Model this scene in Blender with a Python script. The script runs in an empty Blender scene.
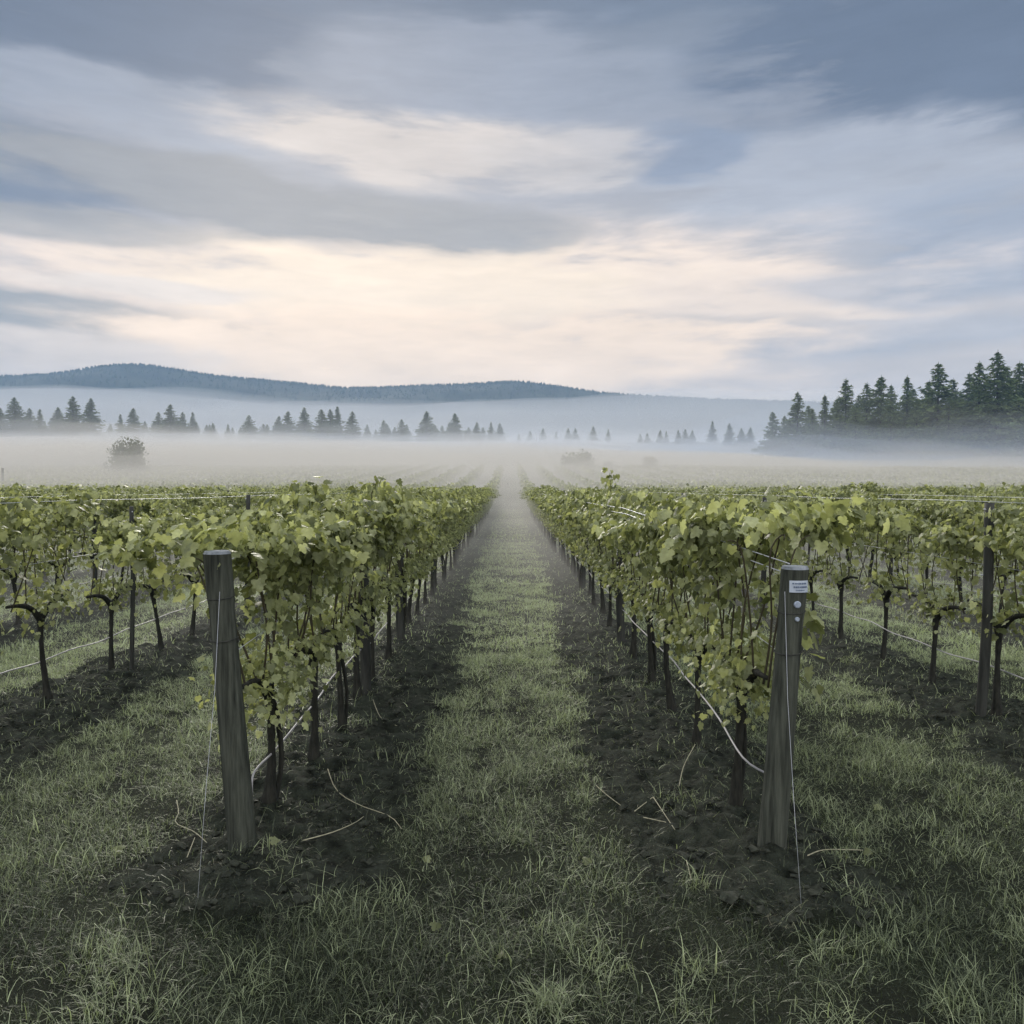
import bpy, math, random
import numpy as np
R = math.radians
rng = np.random.default_rng(11)
random.seed(11)
sc = bpy.context.scene
COL = sc.collection

# ------------------------------------------------------------------ camera
F, VX, HY, CH = 796.0, 510.0, 488.0, 2.0      # focal length in px, row vanishing point, eye height
cd = bpy.data.cameras.new('camera'); cam = bpy.data.objects.new('camera', cd); COL.objects.link(cam)
cam.location = (0, 0, CH)
cam.rotation_euler = (R(90) - math.atan((512 - HY) / F), 0, math.atan((VX - 512) / F))
cd.sensor_width = 36; cd.lens = F / 1024 * 36; cd.clip_start = 0.05; cd.clip_end = 20000
sc.camera = cam

# ------------------------------------------------------------------ exposure and render limits
sc.view_settings.view_transform = 'Standard'; sc.view_settings.look = 'None'
sc.view_settings.exposure = 0.95; sc.view_settings.gamma = 1.0
sc.cycles.max_bounces = 6; sc.cycles.diffuse_bounces = 4; sc.cycles.glossy_bounces = 2
sc.cycles.transmission_bounces = 4; sc.cycles.volume_bounces = 1; sc.cycles.transparent_max_bounces = 40
sc.cycles.sample_clamp_indirect = 4.0

# ------------------------------------------------------------------ sun (soft, behind thin cloud ahead of the camera)
SUN_EL, SUN_AZ = R(24), R(-14)                # azimuth from +Y towards +X
sd = bpy.data.lights.new('sun', 'SUN'); sd.energy = 1.5; sd.angle = R(22); sd.color = (1.0, 0.93, 0.84)
sun = bpy.data.objects.new('sun', sd); COL.objects.link(sun)
sun.rotation_euler = (R(90) - SUN_EL, 0, math.pi - SUN_AZ)

# ------------------------------------------------------------------ world: Nishita sky under layered dawn cloud
def lin(c):
    o = []
    for v in c[:3]:
        v = v / 255.0
        o.append(v / 12.92 if v <= 0.04045 else ((v + 0.055) / 1.055) ** 2.4)
    return (*o, 1.0)

world = bpy.data.worlds.new('World'); sc.world = world; world.use_nodes = True
nt = world.node_tree; nt.nodes.clear(); N = nt.nodes.new; L = nt.links.new

def wmath(op, a, b=None, c=None):
    n = N('ShaderNodeMath'); n.operation = op
    for i, v in enumerate((a, b, c)):
        if v is None: continue
        if isinstance(v, (int, float)): n.inputs[i].default_value = v
        else: L(v, n.inputs[i])
    return n.outputs[0]

def wmix(fac, a, b, mode='MIX'):
    n = N('ShaderNodeMix'); n.data_type = 'RGBA'; n.blend_type = mode
    for s, v in ((n.inputs[0], fac), (n.inputs[6], a), (n.inputs[7], b)):
        if isinstance(v, (int, float, tuple)): s.default_value = v
        else: L(v, s)
    return n.outputs[2]

tc = N('ShaderNodeTexCoord'); sep = N('ShaderNodeSeparateXYZ'); L(tc.outputs['Generated'], sep.inputs[0])
dx, dy, dz = sep.outputs
az = wmath('ARCTAN2', dx, dy)
hyp = wmath('SQRT', wmath('ADD', wmath('MULTIPLY', dx, dx), wmath('MULTIPLY', dy, dy)))
vv = wmath('DIVIDE', dz, wmath('MAXIMUM', hyp, 0.05))
comb = N('ShaderNodeCombineXYZ')
L(wmath('MULTIPLY', az, 8.0), comb.inputs[0]); L(wmath('MULTIPLY', vv, 8.0), comb.inputs[1])
P = comb.outputs[0]                           # sky coordinates: 8 units per radian along the azimuth, 8 per unit of slope
def noise(scale_vec, scale, detail, rough, off=(0, 0, 0), dist=0.0):
    m = N('ShaderNodeMapping'); L(P, m.inputs[0]); m.inputs['Scale'].default_value = scale_vec; m.inputs['Location'].default_value = off
    n = N('ShaderNodeTexNoise'); n.inputs['Scale'].default_value = scale; n.inputs['Detail'].default_value = detail
    n.inputs['Roughness'].default_value = rough; n.inputs['Distortion'].default_value = dist
    L(m.outputs[0], n.inputs['Vector']); return n
wn = noise((0.55, 1.5, 1), 0.9, 5, 0.55, (3.1, 1.7, 0))
vs = N('ShaderNodeVectorMath'); vs.operation = 'SUBTRACT'; L(wn.outputs['Color'], vs.inputs[0]); vs.inputs[1].default_value = (0.5, 0.5, 0.5)
vm = N('ShaderNodeVectorMath'); vm.operation = 'MULTIPLY'; L(vs.outputs[0], vm.inputs[0]); vm.inputs[1].default_value = (1.5, 0.36, 0)
va = N('ShaderNodeVectorMath'); va.operation = 'ADD'; L(P, va.inputs[0]); L(vm.outputs[0], va.inputs[1])
PW = va.outputs[0]
# base gradient by elevation
ramp = N('ShaderNodeValToRGB'); cr = ramp.color_ramp
stops = [(500, (214, 203, 194)), (400, (224, 209, 196)), (340, (216, 204, 194)), (285, (206, 199, 196)), (225, (186, 182, 182)),
         (150, (163, 166, 176)), (80, (143, 150, 163)), (0, (116, 126, 141)), (-160, (112, 125, 144)), (-420, (205, 208, 214)), (-900, (240, 240, 242))]
V0, V1 = -100.0, 1500.0
def vpos(y): return ((HY - y) - V0) / (V1 - V0)
while len(cr.elements) > 1: cr.elements.remove(cr.elements[-1])
cr.elements[0].position = vpos(stops[0][0]); cr.elements[0].color = lin(stops[0][1])
for y, c in stops[1:]:
    e = cr.elements.new(min(1, vpos(y))); e.color = lin(c)
sepw = N('ShaderNodeSeparateXYZ'); L(PW, sepw.inputs[0])
mr = N('ShaderNodeMapRange'); L(sepw.outputs[1], mr.inputs[0])
mr.inputs[1].default_value = V0 / F * 8; mr.inputs[2].default_value = V1 / F * 8
L(mr.outputs[0], ramp.inputs[0])
col = ramp.outputs[0]
st = noise((0.45, 1.9, 1), 1.5, 8, 0.60, (7.7, 2.2, 0), 0.25)
st2 = noise((0.9, 4.5, 1), 2.2, 8, 0.62, (1.3, 9.2, 0), 0.5)
edge = wmath('MULTIPLY', wmath('MULTIPLY', st.outputs['Fac'], st.outputs['Fac']), 4.0)
def cloud(x, y, rx, ry, rot, c, s):
    """an elliptical bank of cloud at a place in the sky (x, y: where the photo shows it, turned into azimuth and slope)"""
    global col
    a = math.atan((x - VX) / F); v = (HY - y) / F * math.cos(a)
    m = N('ShaderNodeMapping'); m.vector_type = 'TEXTURE'; L(PW, m.inputs[0])
    m.inputs['Location'].default_value = (a * 8, v * 8, 0); m.inputs['Rotation'].default_value = (0, 0, R(rot))
    m.inputs['Scale'].default_value = (rx / F * 8 * 1.25, ry / F * 8 * 1.25, 1)
    g = N('ShaderNodeTexGradient'); g.gradient_type = 'QUADRATIC_SPHERE'; L(m.outputs[0], g.inputs[0])
    ge = wmath('MULTIPLY', g.outputs['Fac'], edge)
    ss = N('ShaderNodeMapRange'); ss.interpolation_type = 'SMOOTHSTEP'; L(ge, ss.inputs[0]); ss.inputs[1].default_value = 0.05; ss.inputs[2].default_value = 0.36
    k = ss.outputs[0]
    col = wmix(wmath('MULTIPLY', k, s), col, lin(c))
for args in [
    (80, 10, 300, 130, 0, (88, 101, 121), .9), (980, 40, 330, 150, 0, (90, 102, 122), .9), (510, 0, 600, 60, 0, (102, 114, 132), .7),
    (480, 75, 260, 65, 0, (156, 161, 173), .7), (170, 120, 230, 45, -3, (168, 172, 182), .7),
    (40, 175, 190, 60, 0, (104, 117, 138), .95), (850, 185, 260, 75, -5, (188, 190, 198), .8),
    (690, 158, 80, 40, 0, (136, 147, 167), .8), (985, 250, 190, 80, 0, (160, 168, 184), .7),
    (400, 150, 250, 50, -4, (226, 213, 201), .9), (560, 165, 130, 40, 5, (216, 207, 200), .7),
    (440, 325, 620, 130, 0, (262, 238, 214), .95), (600, 290, 460, 58, -6, (268, 244, 219), 1.0), (420, 290, 350, 66, 0, (272, 248, 217), 1.0),
    (270, 207, 360, 46, -4, (152, 150, 148), .95), (470, 228, 180, 26, -6, (165, 161, 157), .7),
    (60, 222, 200, 22, 0, (168, 163, 156), .7), (110, 324, 360, 26, -1, (160, 157, 152), 1.0),
    (150, 290, 150, 14, 2, (255, 238, 220), 1.0), (620, 334, 260, 26, -1, (186, 181, 178), .9), (820, 345, 260, 30, 0, (186, 185, 189), .75),
    (910, 290, 180, 26, -5, (176, 180, 190), .6), (450, 352, 460, 62, 0, (276, 246, 212), 1.0), (80, 352, 200, 22, 0, (244, 226, 208), .9)]:
    cloud(*args)
# fine streaks of cirrus, fluttering light and dark
k = wmath('ADD', wmath('MULTIPLY', st.outputs['Fac'], 0.50), wmath('MULTIPLY', st2.outputs['Fac'], 0.30))
k = wmath('ADD', k, 0.60)
kc = N('ShaderNodeCombineColor'); [L(k, kc.inputs[i]) for i in range(3)]
col = wmix(1.0, col, kc.outputs[0], 'MULTIPLY')
# unseen sky behind the camera, brightened as added fill on leaves and ground
back = N('ShaderNodeMapRange'); L(dy, back.inputs[0]); back.inputs[1].default_value = 0.25; back.inputs[2].default_value = -0.7
back.interpolation_type = 'SMOOTHSTEP'
up = N('ShaderNodeMapRange'); L(dz, up.inputs[0]); up.inputs[1].default_value = -0.05; up.inputs[2].default_value = 0.2
col = wmix(wmath('MULTIPLY', wmath('MULTIPLY', back.outputs[0], up.outputs[0]), 0.85), col, (1.75, 1.75, 1.77, 1))
bgc = N('ShaderNodeBackground'); L(col, bgc.inputs[0]); bgc.inputs[1].default_value = 0.525
sky = N('ShaderNodeTexSky'); sky.sky_type = 'NISHITA'; sky.sun_disc = False; sky.sun_elevation = SUN_EL; sky.sun_rotation = SUN_AZ
bgs = N('ShaderNodeBackground'); L(sky.outputs[0], bgs.inputs[0]); bgs.inputs[1].default_value = 0.08
mx = N('ShaderNodeMixShader'); mx.inputs[0].default_value = 0.95; L(bgs.outputs[0], mx.inputs[1]); L(bgc.outputs[0], mx.inputs[2])
wo = N('ShaderNodeOutputWorld'); L(mx.outputs[0], wo.inputs[0])
world.cycles.sampling_method = 'MANUAL'; world.cycles.sample_map_resolution = 512

# ------------------------------------------------------------------ materials
def mat(name):
    m = bpy.data.materials.new(name); m.use_nodes = True; m.node_tree.nodes.clear()
    t = m.node_tree
    o = t.nodes.new('ShaderNodeOutputMaterial')
    return m, t, o
def node(t, typ, **kw):
    n = t.nodes.new(typ)
    for k, v in kw.items():
        if hasattr(n, k) and not k[0].isupper(): setattr(n, k, v)
        else: n.inputs[k.replace('_', ' ')].default_value = v
    return n
def leaf_material(name, dark, light, trans, rough=0.45, tw=0.4, spec=0.35):
    m, t, o = mat(name)
    at = node(t, 'ShaderNodeAttribute', attribute_name='tint')
    rp = node(t, 'ShaderNodeValToRGB'); rp.color_ramp.elements[0].color = (*dark, 1); rp.color_ramp.elements[1].color = (*light, 1)
    t.links.new(at.outputs['Fac'], rp.inputs[0])
    b = node(t, 'ShaderNodeBsdfPrincipled'); b.inputs['Roughness'].default_value = rough; b.inputs['Specular IOR Level'].default_value = spec
    t.links.new(rp.outputs[0], b.inputs['Base Color'])
    tn = node(t, 'ShaderNodeTexCoord'); ns = node(t, 'ShaderNodeTexNoise', Scale=38.0, Detail=5.0); t.links.new(tn.outputs['Object'], ns.inputs['Vector'])
    bp = node(t, 'ShaderNodeBump', Strength=.5, Distance=.012); t.links.new(ns.outputs['Fac'], bp.inputs['Height']); t.links.new(bp.outputs[0], b.inputs['Normal'])
    hv = node(t, 'ShaderNodeHueSaturation'); mrn = node(t, 'ShaderNodeMapRange'); t.links.new(ns.outputs['Fac'], mrn.inputs[0])
    mrn.inputs[1].default_value = .3; mrn.inputs[2].default_value = .7; mrn.inputs[3].default_value = .72; mrn.inputs[4].default_value = 1.28
    t.links.new(mrn.outputs[0], hv.inputs['Value']); t.links.new(rp.outputs[0], hv.inputs['Color']); t.links.new(hv.outputs[0], b.inputs['Base Color'])
    tr = node(t, 'ShaderNodeBsdfTranslucent')
    mixc = node(t, 'ShaderNodeMix', data_type='RGBA', blend_type='MULTIPLY'); mixc.inputs[0].default_value = 1
    t.links.new(rp.outputs[0], mixc.inputs[6]); mixc.inputs[7].default_value = (*trans, 1)
    t.links.new(mixc.outputs[2], tr.inputs[0])
    ms = node(t, 'ShaderNodeMixShader'); ms.inputs[0].default_value = tw
    t.links.new(b.outputs[0], ms.inputs[1]); t.links.new(tr.outputs[0], ms.inputs[2]); t.links.new(ms.outputs[0], o.inputs[0])
    return m
def noisy_material(name, c0, c1, scale=(1, 1, 1), nscale=8, rough=0.85, bump=0.4, detail=8, coord='Object', bdist=0.01, metallic=0, lo=.3, hi=.7):
    m, t, o = mat(name)
    tcn = node(t, 'ShaderNodeTexCoord'); mp = node(t, 'ShaderNodeMapping'); mp.inputs['Scale'].default_value = scale
    t.links.new(tcn.outputs[coord], mp.inputs[0])
    n = node(t, 'ShaderNodeTexNoise', Scale=nscale, Detail=detail, Roughness=0.62); t.links.new(mp.outputs[0], n.inputs['Vector'])
    rp = node(t, 'ShaderNodeValToRGB'); rp.color_ramp.elements[0].color = (*c0, 1); rp.color_ramp.elements[1].color = (*c1, 1)
    rp.color_ramp.elements[0].position = lo; rp.color_ramp.elements[1].position = hi
    t.links.new(n.outputs['Fac'], rp.inputs[0])
    b = node(t, 'ShaderNodeBsdfPrincipled'); b.inputs['Roughness'].default_value = rough; b.inputs['Metallic'].default_value = metallic
    b.inputs['Specular IOR Level'].default_value = 0.25
    t.links.new(rp.outputs[0], b.inputs['Base Color'])
    bp = node(t, 'ShaderNodeBump', Strength=bump, Distance=bdist); t.links.new(n.outputs['Fac'], bp.inputs['Height']); t.links.new(bp.outputs[0], b.inputs['Normal'])
    t.links.new(b.outputs[0], o.inputs[0])
    return m
M = {}
M['leaf'] = leaf_material('vine leaf', (0.090, 0.110, 0.040), (0.54, 0.58, 0.32), (1.25, 1.24, 0.7), 0.42, 0.46, 0.5)
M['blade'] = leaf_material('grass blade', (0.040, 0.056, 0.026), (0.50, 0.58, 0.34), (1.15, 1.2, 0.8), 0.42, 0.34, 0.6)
M['straw'] = leaf_material('dry straw', (0.075, 0.075, 0.050), (0.50, 0.48, 0.34), (1, 1, .8), 0.7, 0.15, 0.2)
M['needle'] = leaf_material('conifer needles', (0.050, 0.078, 0.036), (0.19, 0.25, 0.10), (1, 1.1, .6), 0.7, 0.15, 0.15)
M['wood'] = leaf_material('far woods', (0.022, 0.036, 0.022), (0.060, 0.082, 0.045), (1, 1, .6), 0.8, 0.1, 0.1)
M['bush'] = leaf_material('bush leaves', (0.04, 0.065, 0.025), (0.10, 0.13, 0.045), (1, 1.1, .6), 0.6, 0.25, 0.2)
M['bark'] = noisy_material('vine bark', (0.009, 0.010, 0.008), (0.042, 0.042, 0.034), (1, 1, .22), 45, 0.9, 0.9, 6, bdist=.012)
M['cane'] = noisy_material('vine cane', (0.03, 0.026, 0.016), (0.085, 0.075, 0.042), (1, 1, .3), 30, 0.75, 0.3)
M['post'] = noisy_material('weathered post wood', (0.015, 0.018, 0.014), (0.110, 0.120, 0.096), (1, 1, .07), 34, 0.85, 1.0, 10, bdist=.02, lo=.32, hi=.74)
M['post_end'] = noisy_material('sawn post top', (0.13, 0.15, 0.17), (0.34, 0.37, 0.42), (1, 1, 1), 22, 0.8, 0.4)
M['stake'] = noisy_material('dark stake', (0.018, 0.020, 0.018), (0.06, 0.062, 0.055), (1, 1, .1), 30, 0.7, 0.4)
M['hose'] = noisy_material('drip hose', (0.24, 0.24, 0.26), (0.46, 0.45, 0.45), (1, .2, 1), 6, 0.35, 0.05)
M['wire'] = noisy_material('galvanised wire', (0.40, 0.43, 0.48), (0.62, 0.64, 0.68), (1, .3, 1), 10, 0.35, 0.02, metallic=.3)
M['plate'] = noisy_material('plate enamel', (0.40, 0.46, 0.56), (0.54, 0.60, 0.68), (1, 1, 1), 12, 0.4, 0.02)
M['ink'] = noisy_material('plate ink', (0.10, 0.14, 0.22), (0.16, 0.21, 0.30), (1, 1, 1), 30, 0.6, 0.02)
M['disc'] = noisy_material('metal disc', (0.30, 0.36, 0.46), (0.50, 0.56, 0.64), (1, 1, 1), 14, 0.4, 0.1, metallic=.4)
M['clod'] = noisy_material('earth clod', (0.012, 0.014, 0.010), (0.052, 0.058, 0.043), (1, 1, 1), 30, 0.95, 0.8, 6)
M['trunk'] = noisy_material('conifer bark', (0.02, 0.018, 0.014), (0.06, 0.05, 0.04), (1, 1, .2), 4, 0.9, 0.5)
M['hill'] = noisy_material('wooded hillside', (0.018, 0.028, 0.020), (0.045, 0.060, 0.036), (1, 1, 1), 0.02, 0.95, 0.0)
def ground_material():
    m, t, o = mat('vineyard ground')
    at = node(t, 'ShaderNodeAttribute', attribute_name='soil')
    tcn = node(t, 'ShaderNodeTexCoord')
    def nz(s, d, r=.62):
        n = node(t, 'ShaderNodeTexNoise', Scale=s, Detail=d, Roughness=r); t.links.new(tcn.outputs['Object'], n.inputs['Vector']); return n
    def rp(src, a, b, lo, hi):
        r = node(t, 'ShaderNodeValToRGB'); r.color_ramp.elements[0].color = (*a, 1); r.color_ramp.elements[1].color = (*b, 1)
        r.color_ramp.elements[0].position = lo; r.color_ramp.elements[1].position = hi; t.links.new(src, r.inputs[0]); return r.outputs[0]
    n1 = nz(9, 10); n2 = nz(2.2, 8); n3 = nz(55, 6)
    soil = rp(n1.outputs[0], (0.013, 0.016, 0.011), (0.070, 0.082, 0.060), .36, .68)
    turf = rp(n2.outputs[0], (0.010, 0.013, 0.008), (0.042, 0.052, 0.030), .3, .72)
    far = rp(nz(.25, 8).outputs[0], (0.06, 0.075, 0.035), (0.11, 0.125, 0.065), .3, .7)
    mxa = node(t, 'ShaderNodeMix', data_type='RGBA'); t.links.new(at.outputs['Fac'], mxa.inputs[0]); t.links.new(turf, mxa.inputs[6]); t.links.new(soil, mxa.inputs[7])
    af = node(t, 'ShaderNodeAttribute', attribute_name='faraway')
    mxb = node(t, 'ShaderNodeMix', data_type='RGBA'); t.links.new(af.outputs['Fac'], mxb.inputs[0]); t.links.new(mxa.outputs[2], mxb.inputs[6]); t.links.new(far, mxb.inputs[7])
    b = node(t, 'ShaderNodeBsdfPrincipled'); b.inputs['Roughness'].default_value = 0.92; b.inputs['Specular IOR Level'].default_value = 0.15
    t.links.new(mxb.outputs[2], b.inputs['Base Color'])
    ad = node(t, 'ShaderNodeMath', operation='ADD'); t.links.new(n1.outputs[0], ad.inputs[0]); t.links.new(n3.outputs[0], ad.inputs[1])
    bp = node(t, 'ShaderNodeBump', Strength=1.0, Distance=0.06); t.links.new(ad.outputs[0], bp.inputs['Height']); t.links.new(bp.outputs[0], b.inputs['Normal'])
    t.links.new(b.outputs[0], o.inputs[0]); return m
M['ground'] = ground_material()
def volume_material(name, density, color, aniso):
    m, t, o = mat(name)
    v = node(t, 'ShaderNodeVolumePrincipled'); v.inputs['Color'].default_value = (*color, 1)
    v.inputs['Density'].default_value = density; v.inputs['Anisotropy'].default_value = aniso
    t.links.new(v.outputs[0], o.inputs['Volume'])
    m.cycles.homogeneous_volume = True
    return m

# ------------------------------------------------------------------ mesh helpers
class MB:
    """collects vertices and polygons with a per-vertex tint, then links them as ONE mesh object"""
    def __init__(s): s.v, s.f, s.t, s.m, s.n = [], [], [], [], 0
    def add(s, v, faces, tint=None, mi=0):
        v = np.asarray(v, float); s.v.append(v)
        s.t.append(np.full(len(v), 0.5) if tint is None else np.broadcast_to(np.asarray(tint, float), (len(v),)))
        for fa in faces:                      # list of (k, n) index arrays, all polygons of one array with n corners
            fa = np.asarray(fa, int)
            if fa.ndim == 1: fa = fa[None]
            s.f.append(fa + s.n); s.m.append(np.full(len(fa), mi))
        s.n += len(v)
    def mesh(s, name, mats, smooth=True):
        me = bpy.data.meshes.new(name)
        V = np.concatenate(s.v); me.vertices.add(len(V)); me.vertices.foreach_set('co', V.ravel())
        li = np.concatenate([f.ravel() for f in s.f]); tot = np.concatenate([np.full(len(f), f.shape[1]) for f in s.f])
        st = np.concatenate([[0], np.cumsum(tot)[:-1]])
        me.loops.add(len(li)); me.loops.foreach_set('vertex_index', li)
        me.polygons.add(len(tot)); me.polygons.foreach_set('loop_start', st); me.polygons.foreach_set('loop_total', tot)
        me.polygons.foreach_set('material_index', np.concatenate(s.m))
        me.polygons.foreach_set('use_smooth', np.full(len(tot), smooth))
        me.update(calc_edges=True)
        a = me.attributes.new('tint', 'FLOAT', 'POINT'); a.data.foreach_set('value', np.concatenate(s.t))
        for m in (mats if isinstance(mats, (list, tuple)) else [mats]): me.materials.append(m)
        return me
    def build(s, name, mats, parent=None, smooth=True):
        o = bpy.data.objects.new(name, s.mesh(name, mats, smooth)); COL.objects.link(o)
        if parent: o.parent = parent
        return o
def tag(o, label=None, cat=None, group=None, kind=None):
    for k, v in (('label', label), ('category', cat), ('group', group), ('kind', kind)):
        if v: o[k] = v
    return o
def empty(name, loc, rz=0.0):
    o = bpy.data.objects.new(name, None); COL.objects.link(o); o.location = loc; o.rotation_euler = (0, 0, rz); o.empty_display_size = .2
    return o
def copy_tree(o, parent=None):
    c = o.copy(); COL.objects.link(c); c.parent = parent
    for ch in list(KIDS.get(o.name, [])):
        copy_tree(ch, c)
    return c
KIDS = {}
def kid(parent, o): KIDS.setdefault(parent.name, []).append(o); return o
def tube(mb, pts, rad, sides=8, tint=.5, mi=0, cap=True, rough=0.0, r=None):
    pts = np.asarray(pts, float); n = len(pts); rad = np.broadcast_to(np.asarray(rad, float), (n,))
    d = np.gradient(pts, axis=0); d /= np.linalg.norm(d, axis=1)[:, None] + 1e-9
    ref = np.array([1., 0, 0]) if abs(d[:, 0]).mean() < .7 else np.array([0, 0, 1.])
    a = np.cross(d, ref); a /= np.linalg.norm(a, axis=1)[:, None] + 1e-9
    b = np.cross(d, a)
    th = np.arange(sides) / sides * 2 * math.pi
    rr = rad[:, None] * (1 + (rough * (r or rng).standard_normal((n, sides)) if rough else 0))
    v = pts[:, None] + rr[..., None] * (np.cos(th)[None, :, None] * a[:, None] + np.sin(th)[None, :, None] * b[:, None])
    i, j = np.meshgrid(np.arange(n - 1), np.arange(sides), indexing='ij'); j2 = (j + 1) % sides
    q = np.stack([i * sides + j, i * sides + j2, (i + 1) * sides + j2, (i + 1) * sides + j], -1).reshape(-1, 4)
    faces = [q]
    if cap: faces += [np.arange(sides)[::-1][None], (np.arange(sides) + (n - 1) * sides)[None]]
    mb.add(v.reshape(-1, 3), faces, tint, mi)
def curve(p, n=12):
    """smooth line through a few points"""
    p = np.asarray(p, float); t = np.arange(len(p)); q = np.linspace(0, len(p) - 1, n)
    out = []
    for x in q:
        i = min(int(x), len(p) - 2); u = x - i
        p0, p1, p2, p3 = p[max(i - 1, 0)], p[i], p[i + 1], p[min(i + 2, len(p) - 1)]
        out.append(.5 * ((2 * p1) + (-p0 + p2) * u + (2 * p0 - 5 * p1 + 4 * p2 - p3) * u * u + (-p0 + 3 * p1 - 3 * p2 + p3) * u ** 3))
    return np.array(out)
# value noise
_perm = np.random.default_rng(5).random((256, 256))
def vnoise(x, y):
    xi = np.floor(x).astype(int); yi = np.floor(y).astype(int); u = x - xi; v = y - yi
    u = u * u * (3 - 2 * u); v = v * v * (3 - 2 * v)
    g = lambda a, b: _perm[a & 255, b & 255]
    return (g(xi, yi) * (1 - u) + g(xi + 1, yi) * u) * (1 - v) + (g(xi, yi + 1) * (1 - u) + g(xi + 1, yi + 1) * u) * v
def fbm(x, y, s, o=4):
    r = 0; a = .5; tot = 0
    for k in range(o):
        r = r + a * vnoise(x * s + 17.3 * k, y * s - 9.1 * k); tot += a; a *= .5; s = s * 2.03
    return r / tot
def px(x, y, d): return np.array([(x - VX) / F * d, d, CH + (HY - y) / F * d])     # photo point at distance d

# ------------------------------------------------------------------ terrain
ROW = 2.9
PROFILE_Y = [-50, 52, 75, 112, 150, 200, 350, 600, 1000, 1600, 4000, 9000]
PROFILE_Z = [0, 0, .7, 3.0, 4.6, 10.5, 22.5, 34.0, 46.0, 60.0, 60.0, 60.0]
def smooth_profile(y):
    return sum(np.interp(y + k * (4 + .05 * np.abs(y)), PROFILE_Y, PROFILE_Z) for k in (-1, -.5, 0, .5, 1)) / 5
POSTS = [(-1.485, 4.37), (1.455, 4.37)]
def soil_mask(x, y):
    ax = np.abs(x); k = np.clip(np.round((ax / ROW) - .5), 0, 40)          # which row
    c = (k + .5) * ROW
    n = fbm(x, y, 1.6, 4) - .5; n2 = fbm(x + 40, y + 11, 6.0, 3) - .5
    off = ax - c + np.where(k == 0, .18, .12)
    w = .62 + n * .5 + n2 * .35 - .24 * np.clip((y - 8) / 14, 0, 1)
    m = np.clip((w - np.abs(off)) / .14 + .5, 0, 1)
    start = np.where(k == 0, 3.95, np.where(k == 1, 5.3, 6.5)) + n * 1.0
    m = m * np.clip((y - start) / .3 + .5, 0, 1)
    for pxx, pyy in POSTS:
        r = np.hypot((x - pxx - .0) / 1.15, (y - pyy + .22) / .85)
        m = np.maximum(m, np.clip((.50 + n * .5 + n2 * .3 - r) / .12 + .5, 0, 1))
    return m
def ground_z(x, y, fine=True):
    z = smooth_profile(y)
    far = np.clip((y - 50) / 60, 0, 1)
    z = z + far * (fbm(x, y, .012, 3) - .5) * np.clip((y - 100) * .02, .3, 6)
    q = np.clip((x - 15) / 75, 0, 1); z = z - 7.5 * q * q * (3 - 2 * q) * np.clip((y - 120) / 60, 0, 1) * np.clip((420 - y) / 120, 0, 1)
    near = np.clip(1 - (y - 20) / 40, 0, 1)
    z = z + near * ((fbm(x, y, .55, 3) - .5) * .10 - .068)
    s = soil_mask(x, y)
    if fine:
        cl = fbm(x, y, 7, 4)
        z = z + s * near * ((cl - .5) * .14 + (np.abs(fbm(x + 9, y, 16, 3) - .5)) * -.06 + .02)
    for pxx, pyy in POSTS:
        z = z + .03 * np.exp(-((x - pxx) ** 2 / .09 + (y - pyy + .12) ** 2 / .07))
    # a row's soil is ridged a little under the vines
    ax = np.abs(x); c = (np.clip(np.round(ax / ROW - .5), 0, 40) + .5) * ROW
    z = z + s * near * .05 * np.exp(-((ax - c) / .3) ** 2)
    return z
def gz(x, y): return float(ground_z(np.array([x], float), np.array([y], float))[0])
def spread(a, fine, lim, g):
    out = [a]; st = fine
    while out[-1] < lim: st *= g; out.append(out[-1] + st)
    return np.array(out[1:])
xs = np.arange(-6, 6.001, .035); e = spread(6, .035, 4000, 1.07); xs = np.concatenate([-e[::-1], xs, e])
ys = np.arange(2.2, 10, .035); ys = np.concatenate([-spread(-2.2, .035, 40, 1.25)[::-1], ys, spread(10, .035, 8500, 1.022)])
X, Y = np.meshgrid(xs, ys); nx, ny = len(xs), len(ys)
mb = MB(); i, j = np.meshgrid(np.arange(ny - 1), np.arange(nx - 1), indexing='ij')
Q = np.stack([i * nx + j, i * nx + j + 1, (i + 1) * nx + j + 1, (i + 1) * nx + j], -1).reshape(-1, 4)
mb.add(np.stack([X, Y, ground_z(X, Y)], -1).reshape(-1, 3), [Q])
ground = mb.build('ground', M['ground']); tag(ground, kind='structure', label='grassy vineyard ground with strips of dark tilled soil', cat='ground')
a = ground.data.attributes.new('soil', 'FLOAT', 'POINT'); a.data.foreach_set('value', soil_mask(X, Y).ravel())
a = ground.data.attributes.new('faraway', 'FLOAT', 'POINT'); a.data.foreach_set('value', np.clip((Y - 40) / 40, 0, 1).ravel())

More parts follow.
